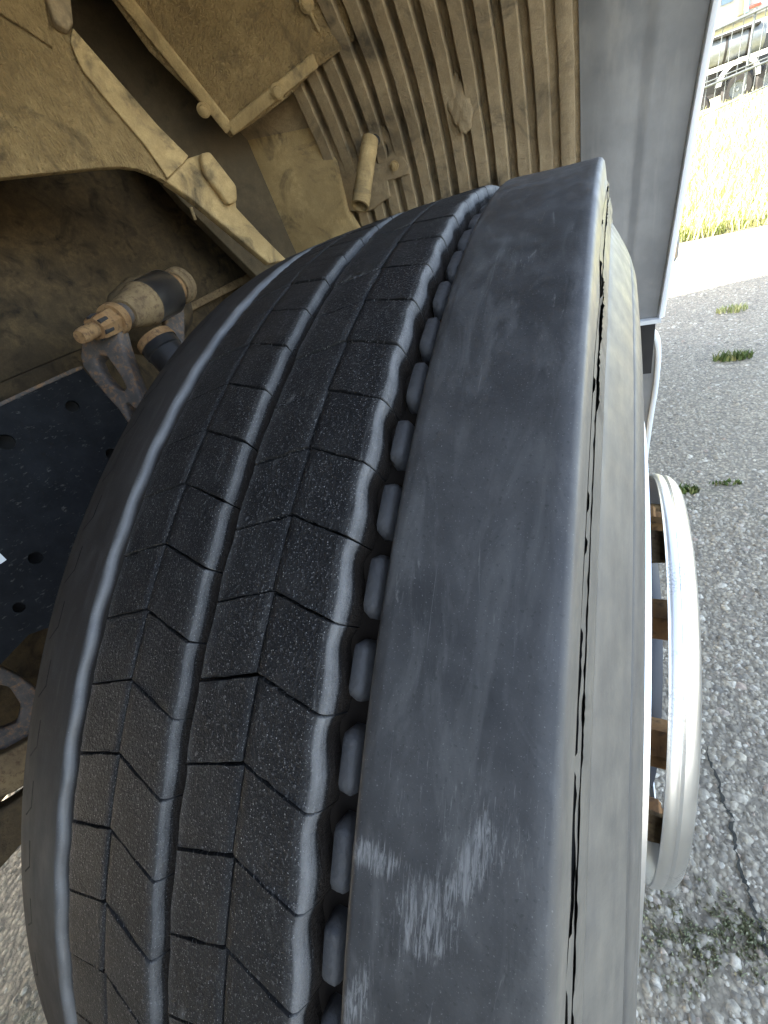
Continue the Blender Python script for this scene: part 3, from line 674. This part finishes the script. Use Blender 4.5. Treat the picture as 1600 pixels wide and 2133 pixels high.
# ------------------------------------------------------------------ inner panels of the arch
def panel(name, pl, poly, mat, th=.008, off=0.0, bev=.0015, parent=truck, holes=(), label=None, smooth=35):
    bm = bmesh.new(); n = pl[1]; add_slab(bm, [onp(pl, u, v, off) for u, v in poly], n, th, holes=holes, bev=bev)
    return obj(name, bm, mat, parent, smooth=smooth, label=label)
PS = plane3(at(0, 370, 'x', -.60), at(390, 330, 'x', -.50), at(120, 60, 'x', -.56))
splash = panel('splash_panel', PS, [(-420, 420), (0, 370), (120, 357), (200, 349), (250, 346), (285, 350), (312, 360), (345, 377), (372, 352), (391, 328), (330, 268), (220, 142), (150, 62), (130, -320), (-420, -320)], M_fibre, .012, label='big tan dust-coated splash panel over the spring')
panel('splash_flange', PS, [(146, 92), (150, 62), (220, 142), (330, 268), (391, 328), (378, 345), (347, 374), (340, 362), (300, 305), (215, 205), (172, 152), (156, 120)], M_dust, .006, .0062, .002, splash)
panel('patch_plate', PS, [(-150, -80), (84, -80), (96, 30), (102, 52), (100, 66), (110, 104), (60, 70), (0, 33), (-150, -60)], M_fibre, .006, .0062, .002, splash)
panel('hinge_bracket', PS, [(62, -60), (138, -60), (150, 60), (140, 76), (112, 62), (98, 20)], M_liner, .015, .0150, .004, splash)
PB = plane3(onp(PS, 345, 377), onp(PS, 428, 318), at(575, 545, 'x', -.455))
brk = panel('fender_bracket', PB, [(346, 377), (391, 329), (428, 318), (460, 355), (491, 393), (493, 432), (545, 488), (598, 541), (562, 549), (470, 472), (395, 410)], M_dust, .02, 0, .003, label='pale tan angled bracket below the splash panel')
panel('stiffener', PB, [(410, 326), (430, 321), (486, 392), (488, 424), (470, 432), (420, 368)], M_dust, .016, .0162, .006, brk)
PD = plane3(at(150, 0, 'x', -.74), at(620, 545, 'x', -.575), at(400, 200, 'x', -.66))
panel('dark_cross_channel', PD, [(60, -80), (250, -80), (330, 90), (500, 270), (720, 540), (600, 640), (380, 420), (240, 250), (90, 60)], M_thin, .03, 0, .002, label='dark channel running diagonally between the tan panels')
PK = plane3(at(480, 290, 'y', .62), at(742, 85, 'y', .715), at(235, 0, 'y', .50))
box = panel('fibre_box', PK, [(60, -300), (180, -90), (232, 0), (310, 108), (400, 198), (480, 289), (545, 246), (600, 204), (662, 142), (742, 84), (722, 20), (690, -90), (640, -260)], M_fibre, .10, 0, .004, label='tan wrinkled board box bolted under the arch roof')
def strip(pl, a, b, w, off, mat, parent, name='border_flange'):
    A, B = onp(pl, *a), onp(pl, *b); d = (B - A).normalized(); s_ = pl[1].cross(d).normalized() * w
    if (onp(pl, 520, 60) - A).dot(s_) < 0: s_ = -s_
    bm = bmesh.new(); add_slab(bm, [p + pl[1] * off for p in (A, B, B + s_, A + s_)], pl[1], off + .001, bev=.0035); return obj(name, bm, mat, parent, smooth=40)
strip(PK, (190, -70), (472, 278), .022, .008, M_dust, box); strip(PK, (486, 281), (664, 138), .022, .008, M_dust, box)
strip(PK, (640, 5), (668, 64), .006, .004, M_dust, box, 'panel_seam')
def bolt(p, n, r, h, mat, parent, name='bolt', sides=6):
    bm = bmesh.new(); add_lathe(bm, p, p + n * h, [(0, r * 1.5), (.3, r * 1.5), (.31, r), (.9, r), (1, r * .8), (1, .0001)], 18); return obj(name, bm, mat, parent, smooth=40)
for u, v in ((425, 225), (577, 186), (638, 4)): bolt(onp(PK, u, v, .008), PK[1], .0085, .010, M_dust, box)
PT = plane3(at(490, 292, 'y', .76), at(650, 512, 'y', .755), at(720, 300, 'y', .775))
tpan = panel('rear_tan_panel', PT, [(489, 293), (560, 258), (630, 230), (664, 282), (700, 335), (722, 440), (760, 500), (648, 590)], M_dust, .03, 0, .006, label='tan panel beside the hanging drain tube')
PM = plane3(at(668, 215, 'y', .775), at(850, 345, 'y', .782), at(760, 470, 'y', .785))
hl = []; hc = onp(PM, 790, 316)
e1, e2 = frame_of(PM[1])
for i in range(20): a = TW * i / 20; hl.append(hc + e1 * .021 * math.cos(a) + e2 * .021 * math.sin(a))
mnt = panel('tube_mount_plate', PM, [(640, 232), (700, 262), (752, 286), (776, 262), (800, 262), (825, 302), (852, 348), (852, 362), (826, 372), (806, 376), (812, 410), (770, 440), (722, 440), (702, 336), (664, 284)], M_liner, .012, 0, .002, holes=[hl])
bolt(onp(PM, 822, 345, 0), PM[1], .0065, .008, M_dust, mnt)
def tube():
    a, b = at(771, 292, 'y', .745), at(750, 430, 'y', .655); bm = bmesh.new()
    prf = [(0, .0175), (.15, .0178), (.16, .0186), (.18, .0178), (.42, .0178), (.44, .0186), (.46, .0178), (.78, .0180), (.80, .0192), (1, .0192), (1, .0150), (.6, .0145), (0, .0145), (0, .0175)]
    add_lathe(bm, a, b, prf, 36); o = obj('drain_tube', bm, M_dust, truck, smooth=35, label='short tan tube hanging open-ended above the tyre')
    bm = bmesh.new(); c = at(795, 318, 'y', .79); add_sweep(bm, [a + (b - a) * .05, (a + c) / 2 + Vector((0, .01, .012)), c], circ_sec(.012, 14), Vector((1, 0, 0))); obj('tube_elbow', bm, M_dark, o, smooth='all')
tube()
# dark grimy wall of the engine side
PG = plane3(at(0, 500, 'x', -.86), at(560, 550, 'x', -.74), at(200, 700, 'x', -.82))
panel('grimy_side_wall', PG, [(-500, 200), (300, 300), (640, 480), (640, 522), (560, 560), (400, 640), (210, 730), (150, 790), (-500, 1130)], M_grime, .02, 0, .003, label='oily brown side wall in the dark under the splash panel')
strip2 = plane3(at(390, 645, 'x', -.79), at(570, 562, 'x', -.735), at(400, 660, 'x', -.81))
panel('wall_lip', PG, [(380, 640), (560, 548), (640, 508), (640, 524), (560, 566), (392, 652)], M_rusttan, .012, .010, .002)
bm = bmesh.new(); p_ = onp(PG, 405, 452, .05); add_sweep(bm, [at(398, 432, 'x', -.52), at(402, 445, 'x', -.52), at(407, 458, 'x', -.52)], circ_sec(.003, 8), Vector((1, 0, 0))); obj('wire_end', bm, M_dust, brk, smooth='all')
# frame rail plate with holes
PF = plane3(at(0, 845, 'x', -.56), at(165, 768, 'x', -.53), at(60, 1290, 'x', -.53))
def ringp_(pl, u, v, r, n=18):
    c = onp(pl, u, v); e1, e2 = frame_of(pl[1]); return [c + (e1 * math.cos(TW * i / n) + e2 * math.sin(TW * i / n)) * r for i in range(n)]
holes = [ringp_(PF, u, v, r) for u, v, r in ((151, 846, .0085), (12, 921, .0105), (233, 946, .0085), (74, 1162, .0085), (40, 1265, .007))]
fr = panel('frame_rail', PF, [(-420, 1060), (0, 843), (80, 806), (150, 772), (172, 766), (215, 815), (262, 868), (330, 960), (300, 1180), (150, 1290), (60, 1322), (0, 1385), (-420, 1560)], M_frame, .010, 0, 0, holes=holes, label='black steel frame rail with drilled holes', smooth=None)
panel('rail_inside', PF, [(-150, 960), (150, 800), (300, 980), (280, 1170), (60, 1300), (-150, 1400)], M_dark, .02, -.04, 0, fr)
panel('worn_top_edge', PF, [(-160, 920), (0, 838), (80, 801), (150, 768), (172, 762), (172, 769), (80, 809), (0, 847), (-160, 929)], M_rustdk, .009, .0015, .001, fr)
panel('white_sticker', PF, [(-12, 1148), (0, 1152), (14, 1166), (2, 1174), (-12, 1178)], M_white, .001, .0016, 0, fr)
# spring shackle: link, bolt, bushing, second eye
def shackle():
    PL = plane3(at(195, 690, 'x', -.43), at(215, 800, 'x', -.425), at(262, 870, 'x', -.40))
    out = [(172, 668), (186, 652), (208, 648), (228, 656), (243, 676), (252, 712), (262, 742), (272, 770), (288, 815), (304, 862), (318, 905), (280, 900), (262, 876), (246, 852), (222, 826), (196, 795), (172, 764), (166, 742), (170, 710)]
    h1 = [(196, 748), (206, 738), (222, 742), (236, 762), (252, 786), (262, 806), (258, 814), (246, 812), (230, 800), (208, 776)]
    h2 = [(258, 842), (266, 838), (284, 856), (292, 876), (284, 884), (268, 868)]
    bm = bmesh.new(); n = PL[1]; add_slab(bm, [onp(PL, u, v) for u, v in out], n, .022, holes=[[onp(PL, u, v) for u, v in h] for h in (h1, h2)])
    bmesh.ops.recalc_face_normals(bm, faces=bm.faces)
    es = [e for e in bm.edges if len(e.link_faces) == 2 and e.calc_face_angle(0) > 1.0]; bmesh.ops.bevel(bm, geom=es, offset=.003, segments=3, profile=.5, affect='EDGES')
    link = obj('spring_shackle', bm, M_rustdk, truck, smooth=40, label='rusty shackle link with two oval openings')
    a = at(190, 690, 'x', -.395); z_ = at(368, 598, 'x', -.455); ax = z_ - a
    da, dz = (a - CAM).dot(FW), (z_ - CAM).dot(FW)
    def seg(t0, t1, prf, mat, nm, n=40, par=link):     # radii given as seen (pixels), turned into metres at their distance
        bm = bmesh.new(); k = lambda t: (da + (dz - da) * (t0 + (t1 - t0) * t)) / FPX
        add_lathe(bm, a + ax * t0, a + ax * t1, [(t, r * .86 * k(t)) for t, r in prf], n); return obj(nm, bm, mat, par, smooth=35)
    seg(-.10, .10, [(0, .1), (0, 15), (.12, 18), (.30, 18.5), (.35, 16.5), (.5, 18.5), (.55, 16.5), (.7, 18.5), (.75, 17), (1, 17)], M_rust, 'pin_end')
    seg(.03, .20, [(0, .1), (0, 27), (.15, 30), (.75, 31), (1, 30), (1, .1)], M_rust, 'castle_nut', 6)
    seg(.19, .25, [(0, .1), (0, 36), (.8, 37), (1, 35), (1, .1)], M_rust, 'washer')
    seg(.25, .40, [(0, .1), (0, 26), (1, 26)], M_rustdk, 'shackle_pin')
    seg(.32, .54, [(0, .1), (0, 33), (.10, 37), (.45, 41), (.85, 48), (.93, 51), (1, 51), (1, .1)], M_rusttan, 'bushing_cap')
    seg(.54, .84, [(0, .1), (0, 49), (.04, 50), (.96, 50), (1, 48), (1, .1)], M_blackpaint, 'bushing_sleeve')
    seg(.84, .96, [(0, .1), (0, 36), (.6, 37), (1, 31), (1, .1)], M_rust, 'rusty_collar')
    seg(.96, 1.06, [(0, .1), (0, 36), (.5, 37), (.55, 40), (1, 40), (1, .1)], M_rusttan, 'end_washer')
    PL2 = plane3(at(360, 600, 'x', -.462), at(385, 690, 'x', -.455), at(350, 660, 'x', -.462))
    bm = bmesh.new(); add_slab(bm, [onp(PL2, u, v) for u, v in ((336, 596), (348, 584), (366, 582), (379, 592), (384, 612), (386, 700), (386, 780), (346, 780), (350, 700), (338, 640))], PL2[1], .014, bev=.003); obj('far_link_plate', bm, M_rustdk, link, smooth=40)
    PH = plane3(at(250, 600, 'x', -.60), at(350, 590, 'x', -.56), at(300, 520, 'x', -.60))
    bm = bmesh.new(); add_slab(bm, [onp(PH, u, v) for u, v in ((212, 655), (222, 610), (262, 572), (322, 560), (392, 590), (402, 640), (372, 690), (300, 712), (240, 700))], PH[1], .05, bev=.010); obj('spring_hanger', bm, M_grime, link, smooth=40)
    for k in range(6):                                   # slots of the castle nut
        e1_, e2_ = frame_of(ax); c0 = a + ax * .035; an_ = TW * (k + .5) / 6; rr_ = 24 * .86 * da / FPX; q = c0 + (e1_ * math.cos(an_) + e2_ * math.sin(an_)) * rr_
        bm = bmesh.new(); add_cyl(bm, q, q + ax * .07, .0028, n=10); obj('nut_slot', bm, M_dark, link, smooth=40)
    # second, painted eye below
    b0, b1 = at(322, 706, 'x', -.36), at(392, 790, 'x', -.33)
    bm = bmesh.new(); add_lathe(bm, b0, b1, [(0, .0001), (0, .020), (.05, .0235), (.30, .0245), (.32, .0225), (1.4, .0225)], 36); d = obj('shock_absorber_end', bm, M_blackpaint, truck, smooth=35, label='black painted damper end with rust at its rim')
    bm = bmesh.new(); add_lathe(bm, b0 - (b1 - b0) * .04, b1, [(0, .0001), (0, .0195), (.02, .0240), (.12, .0252), (.17, .0250)], 36); obj('rusty_rim', bm, M_rust, d, smooth=35)
shackle()
# lower left: brackets and axle pieces in the dark
PX = plane3(at(0, 1400, 'x', -.62), at(70, 1450, 'x', -.60), at(20, 1600, 'x', -.60))
panel('axle_bracket', PX, [(-80, 1340), (0, 1388), (40, 1408), (95, 1450), (95, 1545), (30, 1560), (-80, 1575)], M_rustdk, .02, 0, .004, holes=[[onp(PX, u, v) for u, v in ((-30, 1420), (20, 1432), (44, 1470), (36, 1505), (0, 1520), (-30, 1500))]], label='brown steel bracket low behind the tyre', smooth=None)
panel('spring_leaf', PX, [(-80, 1590), (10, 1560), (100, 1510), (100, 1590), (30, 1640), (-80, 1680)], M_rusttan, .03, .02, .004)
panel('spring_leaf', PX, [(-80, 1710), (20, 1655), (100, 1600), (100, 1680), (40, 1740), (-80, 1880)], M_grime, .03, .035, .004)
bm = bmesh.new(); add_box(bm, (-.83, -.55, .33), (-.80, .9, .93)); obj('dark_filler_plate', bm, M_grime, truck)  # dark plate added to hide the bright ground behind the bracket
bm = bmesh.new(); add_cyl(bm, Vector((-2.1, -.02, .5)), Vector((-.14, 0, .5)), .06, n=28); obj('axle_beam', bm, M_dark, truck, smooth=40)

# ------------------------------------------------------------------ fence and the parked lorry beyond
FY = 13.6
def fence():
    f = empty('fence', (0, FY, 0)); tag(f, 'galvanised steel fence on top of the grass bank', 'fence'); g = simple('galvanised_steel', C(.10, .11, .11), C(.15, .16, .155), 20, .5, .3)
    def zz(u, v): return at(u, v, 'y', FY)
    A, B = zz(1440, 268), zz(1600, 188)
    def rail(z0u, nm, r):
        p, q = zz(*z0u[0]), zz(*z0u[1]); d = (q - p); p0 = p - d * 1.2; q0 = q + d * 3; bm = bmesh.new(); add_cyl(bm, p0 - Vector((0, FY, 0)), q0 - Vector((0, FY, 0)), r, n=10); obj('rail', bm, g, f, smooth=40); return p0, q0
    b0, b1 = rail(((1440, 252), (1600, 178)), 'rail', .018); rail(((1450, 190), (1600, 127)), 'rail', .022); rail(((1450, 181), (1600, 119)), 'rail', .012); t0, t1 = rail(((1480, 68), (1600, 12)), 'rail', .022)
    d = b1 - b0; L = Vector((d.x, 0, d.z)); n = int(abs(d.x) / .16); pm = None
    for i in range(n):
        t = (i + .5) / n; p = b0 + d * t; top = t0 + (t1 - t0) * ((p.x - t0.x) / (t1.x - t0.x))
        bm = bmesh.new(); big = i % 10 == 4
        add_cyl(bm, Vector((p.x, .03, p.z - .15)), Vector((p.x, .03, top.z + .05)), .022 if big else .007, n=8); obj('post' if big else 'picket', bm, g, f, smooth=40)
fence()
def lorry():
    YL = 20.0
    L = empty('parked_lorry', (at(1520, 150, 'y', YL).x, YL, 0)); tag(L, 'pale lorry with silver tank and blue window parked behind the fence', 'lorry')
    o0 = Vector(L.location)
    def P(u, v, y=YL): return at(u, v, 'y', y) - o0
    white = simple('lorry_white', C(.30, .31, .31), C(.36, .36, .35), 6, .5); tank = simple('silver_tank', C(.16, .175, .18), C(.22, .235, .24), 10, .4, .2); cream = simple('cream_paint', C(.36, .28, .14), C(.42, .34, .18), 10, .4); dk = M_dark
    def sl(nm, poly, mat, y, th, par, bev=.02):
        bm = bmesh.new(); add_slab(bm, [P(u, v, y) for u, v in poly], Vector((0, -1, 0)), th, bev=bev); return obj(nm, bm, mat, par, smooth=40)
    cabn = sl('cab', [(1440, 85), (1590, 25), (1760, -40), (1760, -400), (1440, -300)], white, YL + .1, 2.0, L, .05)
    sl('window', [(1503, 12), (1527, 2), (1530, -60), (1504, -60)], simple('lorry_glass', C(.05, .09, .13), C(.08, .12, .17), 4, .1), YL + .06, .03, cabn, 0)
    sl('window', [(1490, 20), (1497, 17), (1498, -60), (1490, -60)], bpy.data.materials['lorry_glass'], YL + .06, .03, cabn, 0)
    sl('door_pillar', [(1535, 35), (1549, 28), (1553, -70), (1536, -70)], cream, YL + .05, .06, cabn, .01)
    sl('blue_stripe', [(1550, 28), (1560, 24), (1566, -70), (1554, -70)], simple('blue_paint', C(.25, .5, .7), C(.3, .55, .75), 8, .4), YL + .05, .04, cabn, .01)
    sl('red_stripe', [(1562, 18), (1586, 9), (1586, 3), (1562, 12)], simple('red_paint', C(.4, .05, .03), C(.5, .07, .05), 8, .4), YL + .05, .04, cabn, .005)
    a, b = P(1410, 138), P(1592, 72); r = .30; bm = bmesh.new(); add_lathe(bm, a, b, [(0, .001), (.0, r * .85), (.03, r), (.97, r), (1, r * .85), (1, .001)], 40); tk = obj('fuel_tank', bm, tank, L, smooth=40)
    for t in (.3, .55, .8):
        bm = bmesh.new(); c = a + (b - a) * t; dd = (b - a).normalized(); add_lathe(bm, c, c + dd * .06, [(0, r), (0, r + .012), (1, r + .012), (1, r)], 40); obj('tank_strap', bm, M_dark, tk, smooth=40)
    sl('side_step', [(1440, 103), (1586, 48), (1586, 42), (1440, 96)], dk, YL - .32, .2, L, .01)
    sl('chassis', [(1410, 170), (1620, 90), (1620, 60), (1410, 130)], simple('grey_chassis', C(.06, .06, .06), C(.09, .088, .085), 6, .6), YL + .35, .5, L)
    # wheel with white mudguard
    c = P(1538, 168, YL - .3); bm = bmesh.new(); pts = [c + Vector((math.cos(t) * .50, 0, math.sin(t) * .50)) for t in [math.pi * i / 20 for i in range(21)]] + [c + Vector((math.cos(t) * .40, 0, math.sin(t) * .40)) for t in [math.pi - math.pi * i / 20 for i in range(21)]]
    add_slab(bm, pts, Vector((0, -1, 0)), .4); obj('mudguard', bm, white, L, smooth=40)
    for u, v in ((1538, 176), (1450, 225), (1610, 150)):
        c = P(u, v, YL - .25); c.z = max(c.z - .1, -9); w = None; bm = bmesh.new(); add_lathe(bm, c, c + Vector((0, .3, 0)), [(0, .2), (0, .32), (.15, .37), (.85, .37), (1, .32), (1, .2)], 32); w = obj('wheel', bm, M_dark, L, smooth=35)
        bm = bmesh.new(); add_lathe(bm, c + Vector((0, .05, 0)), c + Vector((0, .2, 0)), [(0, .21), (.5, .17), (.5, .05), (0, .04), (0, .001)], 24); obj('rim', bm, tank, w, smooth=35)
    sl('trailer_skirt', [(1400, 240), (1640, 140), (1640, 95), (1400, 185)], simple('lorry_grey', C(.04, .04, .042), C(.08, .075, .07), 5, .6), YL + .6, .1, L)
lorry()
